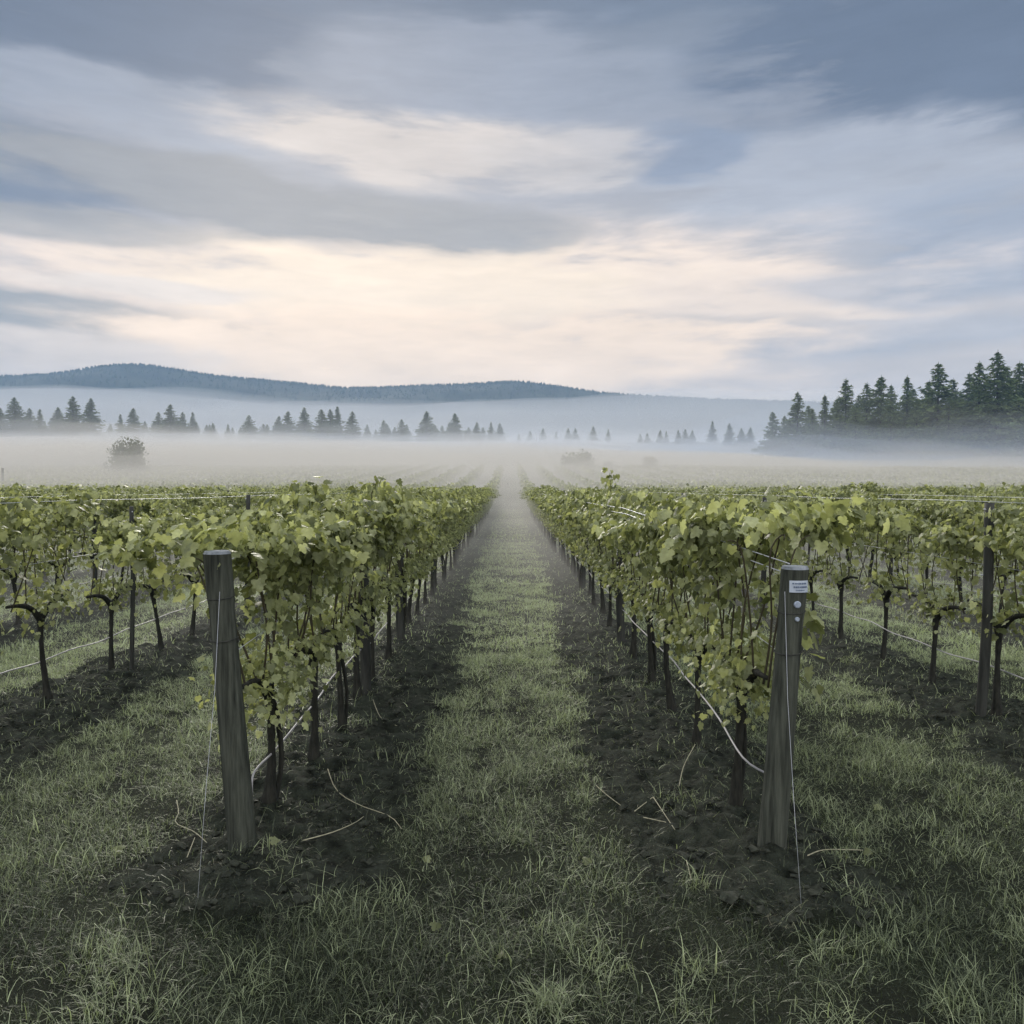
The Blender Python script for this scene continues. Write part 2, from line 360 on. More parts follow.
# ------------------------------------------------------------------ far hills with their woods
RIDGE = [(-500, 372), (-300, 380), (-150, 371), (0, 376), (60, 373), (95, 367), (130, 363), (160, 365), (200, 373), (260, 379), (310, 383), (332, 387), (370, 387),
         (410, 385), (450, 384), (480, 383), (515, 380), (550, 384), (600, 392), (640, 395), (700, 398), (770, 400), (900, 404), (1050, 405), (1300, 398), (1600, 402)]
HD = 1500.0
rx = np.array([(p[0] - VX) / F * HD for p in RIDGE]); rz = np.array([CH + (HY - p[1]) / F * HD for p in RIDGE]) - 3
def hill_h(x, y):
    top = np.interp(x, rx, rz); top = (top + np.interp(x + 25, rx, rz) + np.interp(x - 25, rx, rz)) / 3
    t = (y - HD) / 420.0
    prof = np.where(t < 0, np.clip(1 + t, 0, 1) ** .75, np.clip(1 - t * .5, 0, 1))
    return 40 + (top - 40) * prof + (fbm(x, y, .012, 4) - .5) * 14 * np.clip(np.abs(t) * 4, 0, 1)
hx = np.linspace(-2100, 2200, 360); hy = np.linspace(HD - 420, HD + 500, 60); HX, HYY = np.meshgrid(hx, hy)
mb = MB(); i, j = np.meshgrid(np.arange(59), np.arange(359), indexing='ij')
mb.add(np.stack([HX, HYY, hill_h(HX, HYY)], -1).reshape(-1, 3), [np.stack([i * 360 + j, i * 360 + j + 1, (i + 1) * 360 + j + 1, (i + 1) * 360 + j], -1).reshape(-1, 4)])
hills = mb.build('hills', M['hill']); tag(hills, kind='structure', label='long low wooded hills beyond the misty valley', cat='hills')
mb = MB(); r = np.random.default_rng(3)
n = 16000; fx = r.uniform(-1300, 1500, n); fy = HD + np.where(r.random(n) < .45, r.normal(0, 9, n), -np.abs(r.normal(0, 150, n)))
fh = r.uniform(2.5, 7.2, n); fr = fh * r.uniform(.2, .38, n); fz = hill_h(fx, fy) - 1.5
th = np.arange(6) / 6 * 2 * math.pi
base = np.stack([fx[:, None] + fr[:, None] * np.cos(th), fy[:, None] + fr[:, None] * np.sin(th), np.repeat(fz[:, None], 6, 1)], -1)
V = np.concatenate([base, np.stack([fx, fy, fz + fh], -1)[:, None]], 1).reshape(-1, 3)
b7 = np.arange(n)[:, None, None] * 7
tri = np.stack([np.arange(6), (np.arange(6) + 1) % 6, np.full(6, 6)], -1)[None] + b7
mb.add(V, [tri.reshape(-1, 3)], np.repeat(r.random(n), 7))
forest = mb.build('forest', M['wood']); tag(forest, kind='stuff', label='dark conifer woods covering the distant hills', cat='forest')

# ------------------------------------------------------------------ posts, stakes, wires, hoses
def make_post(x, y, lean_x, h, r0, r1, label, lean_y=0.0, seed=1):
    r = np.random.default_rng(seed)
    root = empty('end_post', (x, y, gz(x, y) - .03))
    n, S = 46, 40; zz = np.linspace(-.25, h, n)
    th = np.arange(S) / S * 2 * math.pi
    k = np.interp(zz, [-.25, 0, h - .30, h - .27, h], [r0 * 1.02, r0, r1 * .97, r1 * 1.04, r1 * 1.08])
    crack = 1 - .05 * np.exp(-((np.sin(th[None] * 1.0 + .5 * np.sin(zz[:, None] * 1.3) + 2) - .2) / .05) ** 2)
    lump = 1 + .035 * (fbm(np.cos(th)[None] * 1.2 + 0 * zz[:, None], zz[:, None] * 2 + np.sin(th)[None] * 1.2, 1.3, 4) - .5) * 2
    groove = 1 + .012 * np.sin(th[None] * 17 + 3 * np.sin(th[None] * 3)) * r.uniform(.5, 1.2, (1, S))
    rad = k[:, None] * crack * lump * groove
    v = np.stack([zz[:, None] / h * lean_x + rad * np.cos(th), zz[:, None] / h * lean_y + rad * np.sin(th), zz[:, None] + 0 * rad], -1)
    v[-1, :, 2] -= .006; mb = MB()
    i, j = np.meshgrid(np.arange(n - 1), np.arange(S), indexing='ij'); j2 = (j + 1) % S
    mb.add(v.reshape(-1, 3), [np.stack([i * S + j, i * S + j2, (i + 1) * S + j2, (i + 1) * S + j], -1).reshape(-1, 4)])
    kid(root, mb.build('shaft', M['post'], root))
    mb = MB(); rim = v[-1] * [1, 1, 1]; c = np.array([lean_x, lean_y, h])
    ring2 = c + (rim - c) * .90 + [0, 0, .012]; ring2[:, 2] = h + .010
    cap = np.concatenate([rim, ring2, [[lean_x, lean_y, h + .012]]])
    q = np.stack([np.arange(S), (np.arange(S) + 1) % S, (np.arange(S) + 1) % S + S, np.arange(S) + S], -1)
    t3 = np.stack([np.arange(S) + S, (np.arange(S) + 1) % S + S, np.full(S, 2 * S)], -1)
    mb.add(cap, [q, t3]); mb.build('sawn_top', M['post_end'], root, smooth=False)
    for zr in (h * .84, h * .70):                     # wire turned round the post
        mb = MB(); t = np.linspace(0, 2 * math.pi * 1.02, 40); rr = np.interp(zr, [0, h], [r0, r1]) * 1.035
        tube(mb, np.stack([zr / h * lean_x + rr * np.cos(t), zr / h * lean_y + rr * np.sin(t), zr + .008 * np.sin(t) + .004 * t], -1), .0035, 6)
        mb.build('wire_loop', M['stake'], root)
    return root
pl = make_post(-1.485, 4.37, -.125, 1.64, .078, .068, '', seed=2)
tag(pl, 'weathered round wooden end post without a plate, left of the grass lane', 'post', 'end posts of the two centre rows')
pr = make_post(1.455, 4.37, .115, 1.60, .078, .068, '', seed=7)
tag(pr, 'weathered wooden end post bearing a small pale plate', 'post', 'end posts of the two centre rows')
def plate_at(root, h, z0, w, hh, lean):
    mb = MB(); S = 9; t = np.linspace(-w / 2, w / 2, S); rr = .072
    ang = t / rr - math.pi / 2 + .08
    cx = lean * (z0 / h)
    def sheet(rad, z_lo, z_hi, a0, a1, n):
        a_ = np.linspace(a0, a1, n)
        fr = np.concatenate([np.stack([cx + rad * np.cos(a_), rad * np.sin(a_), np.full(n, z)], -1) for z in (z_lo, z_hi)])
        bk = np.concatenate([np.stack([cx + (rad - .003) * np.cos(a_), (rad - .003) * np.sin(a_), np.full(n, z)], -1) for z in (z_lo, z_hi)])
        k = np.arange(n - 1)
        f1 = np.stack([k, k + 1, k + 1 + n, k + n], -1)
        edge = np.array([[0, n, 3 * n, 2 * n], [n - 1, 3 * n - 1, 4 * n - 1, 2 * n - 1]])
        tb = np.concatenate([np.stack([k + n, k + 1 + n, k + 1 + 3 * n, k + 3 * n], -1), np.stack([k + 1, k, k + 2 * n, k + 1 + 2 * n], -1)])
        return np.concatenate([fr, bk]), [f1, f1[:, ::-1] + 2 * n, edge, tb]
    v, f = sheet(rr + .010, z0 - hh / 2, z0 + hh / 2, ang[0], ang[-1], S); mb.add(v, f)
    p = mb.build('plate', M['plate'], root, smooth=False)
    mb = MB(); r = np.random.default_rng(4)
    for li, (zz, th_, a0, a1) in enumerate([(.017, .010, .14, .82), (-.002, .012, .20, .86), (-.019, .006, .30, .72)]):
        u = a0
        while u < a1:                                   # short blocks of print, as illegible as on the photo
            wd = r.uniform(.03, .075)
            aa = ang[0] + (ang[-1] - ang[0]) * u; ab = ang[0] + (ang[-1] - ang[0]) * min(u + wd, a1)
            hh2 = th_ * r.uniform(.55, 1)
            v, f = sheet(rr + .0145, z0 + zz - hh2 / 2, z0 + zz + hh2 / 2, aa, ab, 3); mb.add(v, f)
            u += wd + r.uniform(.015, .04)
    mb.build('print', M['ink'], p, smooth=False)
    for dz_, rd in ((-.098, .019), (-.178, .012)):
        mb = MB(); yy = -(rr + .002)
        tube(mb, [[cx * .96, yy + .01, z0 + dz_], [cx * .96, yy - .006, z0 + dz_], [cx * .96, yy - .009, z0 + dz_]], [rd, rd, rd * .8], 16)
        mb.build('disc', M['disc'], root, smooth=False)
plate_at(pr, 1.61, 1.505, .098, .064, .115)
def line_thing(name, pts, rad, m, label, cat, group=None, sides=6):
    mb = MB(); tube(mb, pts, rad, sides); o = mb.build(name, m)
    return tag(o, label, cat, group)
# anchor wires from the end posts down to the turf
line_thing('anchor_wire', [px(219, 592, 4.275), px(213, 690, 4.17), px(203, 790, 4.0), px(193, 908, 3.79)], .0011, M['wire'],
           'thin anchor wire running down from the plain left end post to the soil', 'wire', 'anchor wires')
line_thing('anchor_wire', [px(786, 592, 4.275), px(790, 700, 4.17), px(797, 800, 4.0), px(806, 912, 3.79)], .0011, M['wire'],
           'thin anchor wire running down from the end post with the plate', 'wire', 'anchor wires')
ROWN = {-1: 'the row left of the lane', 1: 'the row right of the lane', -2: 'the second row left of the lane', 2: 'the second row right of the lane',
        -3: 'the third row left of the lane', 3: 'the third row right of the lane', -4: 'the fourth row left of the lane', 4: 'the fourth row right of the lane',
        -5: 'the fifth row left of the lane', 5: 'the fifth row right of the lane'}
def rowx(k): return (abs(k) - .5) * ROW * (1 if k > 0 else -1)
def make_stake(h=1.9, rad=.036, seed=1):
    root = empty('row_post', (0, 0, 0)); mb = MB(); r = np.random.default_rng(seed)
    zz = np.linspace(-.2, h, 14); tube(mb, np.stack([.012 * np.sin(zz * 2), .01 * np.cos(zz * 3), zz], -1), np.interp(zz, [0, h], [rad * 1.12, rad]), 14, rough=.02, r=r)
    kid(root, mb.build('shaft', M['stake'], root))
    for zc in (1.25, h - .06):
        mb = MB(); tube(mb, [[-rad * 1.3, -.012, zc], [rad * 1.3, -.012, zc]], .008, 6); kid(root, mb.build('wire_clip', M['wire'], root))
    return root
stake0 = make_stake(); used_s = [False]
def put_stake(k, y, sc_=1.0, label=None, group='posts within the vine rows', top=1.0):
    o = stake0 if not used_s[0] else copy_tree(stake0); used_s[0] = True
    xs_ = rowx(k) - (.20 * (1 if k > 0 else -1) if abs(k) == 2 else 0); o.location = (xs_, y, gz(xs_, y)); o.scale = (sc_, sc_, top); o.rotation_euler = (R(random.uniform(-1.5, 1.5)), R(random.uniform(-1.5, 1.5)), random.uniform(0, 6))
    tag(o, label, 'post', group)
put_stake(-1, 7.88, 1.35, 'thick grey post in the row left of the lane, first behind its end post', top=.86)
put_stake(-1, 10.5, 1.35, 'grey post in the row left of the lane, second behind its end post', top=.86)
put_stake(1, 10.4, 1.35, 'grey post in the row right of the lane, first behind its end post', top=.86)
put_stake(-2, 8.7, .62, 'thin dark post in the second row left, nearest the camera', top=.96)
put_stake(-2, 12.6, .9, 'dark post rising above the second row left, just left of end post top', top=1.0)
put_stake(2, 6.95, 1.1, 'tall dark post in the second row right, nearest the camera', top=.98)
put_stake(2, 13.0, .95, 'dark post topping the second row right, above the end post with plate', top=1.0)
for k, y0 in ((-1, 15.5), (1, 15.6), (-2, 18), (2, 19), (-3, 14), (3, 15), (-3, 20.5), (3, 21)):
    for q in range(3 if abs(k) < 3 else 1):
        put_stake(k, y0 + q * 6 + random.uniform(-.2, .2), 1.0, 'dark post half hidden in leaves, deeper down ' + ROWN[k])
for k, yend in ((-1, 4.45), (1, 4.45), (-2, 4.5), (2, 4.5), (-3, 6), (3, 6)):
    x = rowx(k)
    POSTX = {-1: lambda z: -1.485 - .125 * z / 1.64, 1: lambda z: 1.455 + .115 * z / 1.60}
    for nm, z, dxw in (('upper', 1.87, .05), ('middle', 1.30, -.03)) if abs(k) > 1 else ((('upper', 1.79, -.31), ('second', 1.73, -.28), ('middle', 1.28, -.02)) if k == 1 else (('upper', 1.80, .02), ('middle', 1.28, .0))):
        yy = np.concatenate([[yend], np.arange(8, 46, 3.0)])
        zz = z + .015 * np.sin(yy * 1.1) - (np.exp(-(yy - yend) / .6) * .20 if abs(k) == 1 else 0)
        wx = x + dxw * np.clip((yy - yend) / 3, 0, 1)
        if abs(k) == 1: wx[0] = POSTX[k](zz[0])
        line_thing('trellis_wire', np.stack([wx, yy, zz], -1), (.0024 if abs(k) > 1 else .0034) if nm != 'middle' else .0022, M['wire'],
                   'pale %s trellis wire strung along %s' % (nm, ROWN[k]), 'wire', 'trellis wires')
def hose(k, pts_first, y0, z0):
    x = rowx(k); yy = np.arange(y0, 46, .55)
    zz = z0 + .012 * np.sin(yy * 5.2 + k) + .012 * np.sin(yy * 2.1)
    p = np.stack([x + (-.02 if k < 0 else .02) + .02 * np.sin(yy * 1.7 + k), yy, zz], -1)
    if len(pts_first): p = np.concatenate([np.asarray(pts_first, float), p])
    line_thing('drip_hose', curve(p, len(p) * 4), .0066, M['hose'], 'pale irrigation hose slung low between the trunks of ' + ROWN[k], 'hose', 'irrigation hoses', 8)
hose(-1, [px(249, 806, 4.62), px(250, 780, 4.66), px(257, 768, 4.78), px(273, 752, 5.0)], 5.5, .40)
line_thing('hose_stake', [px(249.5, 803, 4.62), px(250, 862, 4.60)], .009, M['stake'], 'thin dark rod holding up the hose end behind the plain post', 'stake')
hose(1, [px(772, 778, 4.5), px(745, 760, 4.75)], 5.5, .42)
hose(-2, [], 4.6, .385); hose(2, [], 4.6, .365); hose(-3, [], 8, .39); hose(3, [], 8, .39)

# ------------------------------------------------------------------ vines
LU = np.array([0, .17, .40, .50, .38, .55, .30, .20, 0, -.20, -.30, -.55, -.38, -.50, -.40, -.17, 0])
LV = np.array([0.02, -.14, -.08, .16, .28, .50, .58, .82, 1.0, .82, .58, .50, .28, .16, -.08, -.14, .32])
LFAN = np.array([[16, i, (i + 1) % 16] for i in range(16)])
def add_leaves(mb, pos, nrm, down, size, tint, mi=0, r=rng):
    """palmate leaves: pos = petiole end, nrm = upper face, down = where the tip points"""
    n = len(pos)
    nrm = nrm / (np.linalg.norm(nrm, axis=1)[:, None] + 1e-9)
    V = down - nrm * (down * nrm).sum(1)[:, None]; V /= np.linalg.norm(V, axis=1)[:, None] + 1e-9
    U = np.cross(V, nrm)
    fold = r.uniform(.05, .5, n)[:, None]; droop = r.uniform(.0, .55, n)[:, None]; twist = r.uniform(-.3, .3, n)[:, None]
    h = -fold * np.abs(LU)[None] + .10 - droop * (LV[None] ** 2) * .6 + twist * LU[None] * LV[None] + r.normal(0, .025, (n, 17))
    uu = LU[None] * r.uniform(.85, 1.15, (n, 1)) + r.normal(0, .02, (n, 17)); lv = LV[None] + r.normal(0, .02, (n, 17))
    v = pos[:, None] + size[:, None, None] * (uu[..., None] * U[:, None] + lv[..., None] * V[:, None] + h[..., None] * nrm[:, None])
    f = (LFAN[None] + 17 * np.arange(n)[:, None, None]).reshape(-1, 3)
    mb.add(v.reshape(-1, 3), [f], np.repeat(tint, 17), mi)
def leaf_set(r, pts, side, sz=(.038, .090), face=None):
    """leaves on petioles about points of shoots"""
    n = len(pts)
    out = np.stack([side * r.uniform(.15, 1, n), r.normal(0, .6, n), r.normal(.42, .38, n)], -1)
    off = out / np.linalg.norm(out, axis=1)[:, None] * r.uniform(.02, .11, n)[:, None]
    nrm = out + r.normal(0, .35, (n, 3))
    down = np.stack([side * r.uniform(-.1, .5, n), r.normal(0, .45, n), -np.ones(n)], -1)
    size = r.uniform(*sz, n) * np.where(r.random(n) < .35, .62, 1)
    tint = np.clip(r.beta(1.3, 1.95, n) + .30 * (r.random(n) < .12), 0, 1)
    return pts + off, nrm, down, size, tint
def make_vine(seed, separate_canes, lead=0, nsh=13, spread_y=.62, tall=1.79, lush=1.0):
    r = np.random.default_rng(seed); root = empty('grapevine', (0, 0, 0))
    # trunk: gnarled, flared foot, knobbly head with two short arms
    mb = MB(); zz = np.linspace(-.12, .80, 13); ax, ay = r.uniform(-.05, .05, 2)
    pth = np.stack([ax * np.sin(zz * 3.2 + r.uniform(0, 6)), ay * np.sin(zz * 3 + r.uniform(0, 6)) + r.uniform(-.03, .03) * zz, zz], -1)
    rad = np.interp(zz, [-.1, .02, .16, .45, .66, .76, .80], [.058, .056, .036, .027, .032, .052, .03]) * r.uniform(.70, .95)
    tube(mb, pth, rad, 12, rough=.10, r=r)
    top = pth[-1]
    for s in (-1, 1):
        tube(mb, curve([top - [0, 0, .08], top + [r.normal(0, .02), s * .14, .05], top + [r.normal(0, .02), s * .33, .10], top + [0, s * .5, .11]], 9), np.linspace(.030, .013, 9), 8, rough=.10, r=r)
    if r.random() < .4:
        tube(mb, curve([pth[1] + [.02, .03, 0], pth[5] + [.05, .05, 0], pth[9] + [.03, .03, 0], top], 9), .017, 7, rough=.08, r=r)
    kid(root, mb.build('trunk', M['bark'], root))
    fol = MB(); canes = []
    bases = np.linspace(-.5, .5, nsh) + r.normal(0, .04, nsh)
    P_, S_ = [], []
    for q, b in enumerate(bases):
        side = r.choice([-1, 1]); ht = tall + r.normal(-.05, .08)
        if r.random() < .12 and not lead: ht += .13
        y1 = np.clip(b * spread_y / .5 + r.normal(0, .14), -.8, .8); x1 = side * abs(r.normal(.10, .07))
        if lead and q < 6: y1 = -.30 - r.uniform(0, .25); ht = r.uniform(1.62, 1.78); x1 = r.normal(-.10 * lead, .16)
        p = curve([[top[0], b, .86], [x1 * .3 + r.normal(0, .03), b + (y1 - b) * .35, 1.2], [x1 * .8, b + (y1 - b) * .8, 1.6], [x1 * 1.3 + r.normal(0, .05), y1, ht],
                   [x1 * 2.0 + side * r.uniform(0, .16), y1 + r.normal(0, .10), ht - r.uniform(-.05, .22)]], 16)
        canes.append((p, np.linspace(.0062, .0025, 16)))
        nl = int(112 * lush)
        u = r.random(nl) ** .70 * 15
        pt = np.stack([np.interp(u, np.arange(16), p[:, c]) for c in range(3)], -1)
        keep = r.random(nl) < np.interp(pt[:, 2], [.85, 1.0, 1.15, 1.38, 2.2], [.30, .10, .24, .95, 1])
        if lead: keep &= (pt[:, 1] > -.36) | (pt[:, 2] > 1.74)
        pt = pt[keep]; pt[:, 0] += r.normal(0, .05, len(pt)); pt[:, 1] += r.normal(0, .05, len(pt))
        add_leaves(fol, *leaf_set(r, pt, np.where(r.random(len(pt)) < .75, np.sign(pt[:, 0] + 1e-6), -side)), r=r)
    # short leafy growth about the head
    n = int(230 * lush); a_ = r.normal(0, 1, (n, 3)) * [.10, .17 if nsh < 12 else .25, .10] + [0, 0, .87]
    add_leaves(fol, *leaf_set(r, a_, np.sign(a_[:, 0] + 1e-6), (.032, .070)), r=r)
    if lead:                                             # bright basal growth, and sprays spilling about the post
        n = 420; a_ = r.normal(0, 1, (n, 3)) * [.11, .16, .12] + [-.03 * lead, -.02, .76]
        lv = list(leaf_set(r, a_, np.sign(a_[:, 0] + 1e-6), (.028, .056))); lv[4] = np.clip(lv[4] + .25, 0, 1); add_leaves(fol, *lv, r=r)
        n = 110; a_ = np.stack([r.normal(-.12 * lead, .20, n), r.uniform(-.78, -.1, n), r.normal(1.79, .055, n)], -1)
        lv = list(leaf_set(r, a_, np.sign(a_[:, 0] + 1e-6), (.05, .09))); lv[4] = np.clip(lv[4] + .2, 0, 1); add_leaves(fol, *lv, r=r)
        if lead < 0:
            n = 16; a_ = np.stack([r.uniform(.16, .26, n), r.normal(-.52, .04, n), r.uniform(.72, 1.36, n)], -1)
            add_leaves(fol, *leaf_set(r, a_, np.ones(n), (.06, .10)), r=r)
            canes.append((curve([[.02, .0, .82], [.12, -.35, .9], [.22, -.50, 1.05], [.20, -.52, 1.38]], 16), np.linspace(.005, .0025, 16)))
    if separate_canes:
        for q, (p, rd) in enumerate(canes):
            if q % 2 == 0:
                mb = MB(); tube(mb, p[:13], rd[:13] * 1.15, 6); kid(root, mb.build('cane', M['cane'], root))
    else:
        for p, rd in canes[::2]: tube(fol, p, rd, 5, mi=1)
    kid(root, fol.build('foliage', [M['leaf'], M['cane']], root, smooth=True))
    return root
protos = [make_vine(100 + s, False, lush=random.uniform(.9, 1.1)) for s in range(7)]
near_p = [make_vine(200 + s, True, nsh=14, lush=random.uniform(.85, 1.0)) for s in range(6)]
sparse = [make_vine(400 + s, False, nsh=9, spread_y=.50, tall=1.66, lush=random.uniform(.8, .95)) for s in range(5)]
used = set()
def place(proto, x, y, rz, label, group, s=1.0):
    o = proto if proto.name not in used else copy_tree(proto); used.add(proto.name)
    o.location = (x, y, gz(x, y) - .015); o.rotation_euler = (0, 0, rz); o.scale = (s * random.uniform(.92, 1.08), s, s * random.uniform(.93, 1.045))
    return tag(o, label, 'grapevine', group)
ORD = ['first', 'second', 'third', 'fourth', 'fifth', 'sixth', 'seventh', 'eighth', 'ninth', 'tenth']
LOOK = ['leafy dark stemmed grapevine', 'loose hanging grapevine', 'knotted dark grapevine', 'dense green grapevine']
starts = {-1: [4.95, 5.80, 6.72, 7.55, 8.35], 1: [5.0, 6.08, 7.1, 8.2, 9.4], -2: [6.2, 7.36, 8.6, 9.75, 10.9], 2: [6.0, 7.05, 8.1, 9.25, 10.4]}
ENDS = {1: 55, 2: 52, 3: 39, 4: 34, 5: 32}
FIRST = {3: 9.5, 4: 14.0, 5: 18.5}
count = 0; nxt = 0; last_y = {}
for ak in (1, 2, 3, 4, 5):
    for sgn in (-1, 1):
        k = ak * sgn; x = rowx(k)
        yl = list(starts.get(k, [FIRST.get(ak, 9)]))
        while yl[-1] < ENDS[ak]: yl.append(yl[-1] + 1.08)
        yl = [yl[0]] + [y + random.uniform(-.06, .06) for y in yl[1:]]
        for q, y in enumerate(yl):
            if k in (-1, 1) and q == 0:
                lead = make_vine(300 + k, True, lead=-k, nsh=17, lush=1.0)
                place(lead, x + (-.07 if k < 0 else 0), y, 0, ('leafy grapevine arching over the plain left end post' if k < 0 else 'leafy grapevine arching over the end post with the plate'), 'grapevines in rows')
                count += 1; continue
            pool = near_p if (ak == 1 and q < 7) else sparse if ak == 2 and y < 26 else protos
            pr_ = pool[nxt % len(pool)]; nxt += 1 + (random.random() < .3)
            if q < (10 if ak == 1 else 6 if ak == 2 else 0):
                anchor = 'behind the end post' if ak == 1 else 'from the camera'
                lab = '%s, %s %s in %s' % (LOOK[pool.index(pr_) % 4], ORD[q], anchor, ROWN[k])
            else:
                lab = {1: 'hazy grapevine beyond the tenth in ', 2: 'grapevine beyond the sixth in ', 3: 'grapevine partly hidden in ', 4: 'grapevine top showing in ', 5: 'grapevine top showing in '}[ak] + ROWN[k]
            o = place(pr_, x, y, random.choice([0, math.pi]), lab, 'grapevines in rows' if lab.count(',') else 'grapevines deeper in ' + ROWN[k])
            count += 1
            if k == 1 and 11 < y < 12.2:
                r = np.random.default_rng(8); mb = MB(); p = curve([[0, 0, 1.7], [.02, .03, 2.0], [.0, .0, 2.16], [.0, .01, 2.24]], 10); tube(mb, p, .004, 5, mi=1)
                pt = p[r.integers(2, 10, 34)] + r.normal(0, .035, (34, 3)); add_leaves(mb, *leaf_set(r, pt, np.sign(r.normal(0, 1, 34)), (.06, .09)), r=r)
                mb.build('shoot', [M['leaf'], M['cane']], o)
        last_y[k] = (yl[0], yl[-1])
for p_ in protos + near_p + sparse:
    if p_.name not in used:
        for ch in KIDS.get(p_.name, []): bpy.data.objects.remove(ch)
        bpy.data.objects.remove(p_)
print('vines', count)
# the vines past these, one mass fading into the mist
mb = MB(); r = np.random.default_rng(21)
for ak in range(1, 27):
    for sgn in (-1, 1):
        k = ak * sgn; x = rowx(k)
        y0 = max(last_y[k][1] + .6, 0) if k in last_y else max(abs(x) / .66 - 2, 20)
        for ya, yb, dens, sz in ((y0, 60, 55, .20), (max(60, y0), 128, 16, .36)):
            if yb <= ya: continue
            n = int((yb - ya) * dens); yy = r.uniform(ya, yb, n)
            zz = np.where(r.random(n) < .35, r.normal(1.93, .10, n), r.uniform(.85, 2.0, n)); xx = x + r.normal(0, .17, n)
            pos = np.stack([xx, yy, zz + ground_z(xx, yy, False)], -1)
            nr = np.stack([np.sign(xx - x) * r.uniform(.2, 1, n), r.normal(0, .6, n), r.normal(.4, .4, n)], -1); nr /= np.linalg.norm(nr, axis=1)[:, None]
            dn = np.stack([r.normal(0, .4, n), r.normal(0, .4, n), -np.ones(n)], -1); Vv = dn - nr * (dn * nr).sum(1)[:, None]; Vv /= np.linalg.norm(Vv, axis=1)[:, None]
            U = np.cross(Vv, nr); s = (sz * r.uniform(.6, 1.1, n))[:, None]
            v = np.stack([pos - Vv * s * .1, pos + U * s * .5 + Vv * s * .3 - nr * s * .1, pos + Vv * s, pos - U * s * .5 + Vv * s * .3 - nr * s * .1], 1).reshape(-1, 3)
            b = np.arange(n)[:, None] * 4
            mb.add(v, [np.concatenate([b + [0, 1, 2], b + [0, 2, 3]])], np.repeat(np.clip(r.beta(1.5, 2.6, n), 0, 1), 4))
tag(mb.build('distant_vines', M['leaf']), 'far vine rows fading into the mist', 'vines', kind='stuff')

# ------------------------------------------------------------------ conifers and bushes
def make_conifer(seed, h=20.0, base_w=.23, bare=.04):
    r = np.random.default_rng(seed); root = empty('conifer', (0, 0, 0)); mb = MB()
    zz = np.linspace(-1, h * .97, 8); tube(mb, np.stack([0 * zz, 0 * zz, zz], -1), np.interp(zz, [0, h], [.32, .03]), 8)
    kid(root, mb.build('trunk', M['trunk'], root)); mb = MB(); nw = int(h * 1.7)
    P_, D_, S_ = [], [], []
    for w in range(nw):
        t = w / nw; z = h * (bare + (1 - bare) * t ** .93); ln = h * base_w * (1 - t) ** .85 * r.uniform(.8, 1.12) + .15
        nb = r.integers(8, 12)
        for b in range(nb):
            a_ = r.uniform(0, 6.283); l = ln * r.uniform(.62, 1.22) * (1.25 if r.random() < .1 else 1)
            m = max(6, int(l * 10)); u = r.random(m) ** .75
            droop = r.uniform(.12, .4)
            rad = u * l; lat = r.normal(0, .13, m) * l * (1 - u * .6)
            P_.append(np.stack([np.cos(a_) * rad - np.sin(a_) * lat, np.sin(a_) * rad + np.cos(a_) * lat, z - droop * rad + .18 * l * u ** 3 + r.normal(0, .12, m)], -1))
            D_.append(np.stack([np.full(m, np.cos(a_)), np.full(m, np.sin(a_)), np.full(m, -.25)], -1)); S_.append(np.full(m, .35 + .25 * l / (h * base_w)))
    P_ = np.concatenate(P_); D_ = np.concatenate(D_); S_ = np.concatenate(S_); n = len(P_)
    d = D_ + r.normal(0, .4, (n, 3)); d /= np.linalg.norm(d, axis=1)[:, None]
    q = np.cross(d, r.normal(0, 1, (n, 3)) + [0, 0, 1.5]); q /= np.linalg.norm(q, axis=1)[:, None]
    s = (S_ * r.uniform(.7, 1.3, n))[:, None]
    v = np.stack([P_ - d * s * .5 + q * s * .32, P_ - d * s * .5 - q * s * .32, P_ + d * s * .95], 1).reshape(-1, 3)
    mb.add(v, [(np.arange(n)[:, None] * 3 + [0, 1, 2])], np.repeat(np.clip(r.beta(2, 2, n), 0, 1), 3))
    top = np.array([[0, 0, h * .96]]); tube(mb, [[0, 0, h * .93], [0, 0, h * 1.01]], [.10, .02], 5)
    kid(root, mb.build('crown', M['needle'], root, smooth=False)); return root
con = [make_conifer(1, 20, .21), make_conifer(2, 20, .27), make_conifer(3, 20, .24), make_conifer(4, 20, .17), make_conifer(5, 20, .31)]
used_c = set()
def put_tree(i, xpx, top, base, d, label, group, wide=1.0):
    o = con[i] if i not in used_c else copy_tree(con[i]); used_c.add(i)
    x = (xpx - VX) / F * d; zt = CH + (HY - top) / F * d; zb = CH + (HY - base) / F * d; g = gz(x, d) - .5
    zb = min(zb, g) if base else g
    zb = g; h = zt - zb
    o.location = (x, d, zb); s = h / 20.2; o.scale = (s * wide, s * wide, s); o.rotation_euler = (0, 0, random.uniform(0, 6))
    tag(o, label, 'tree', group)
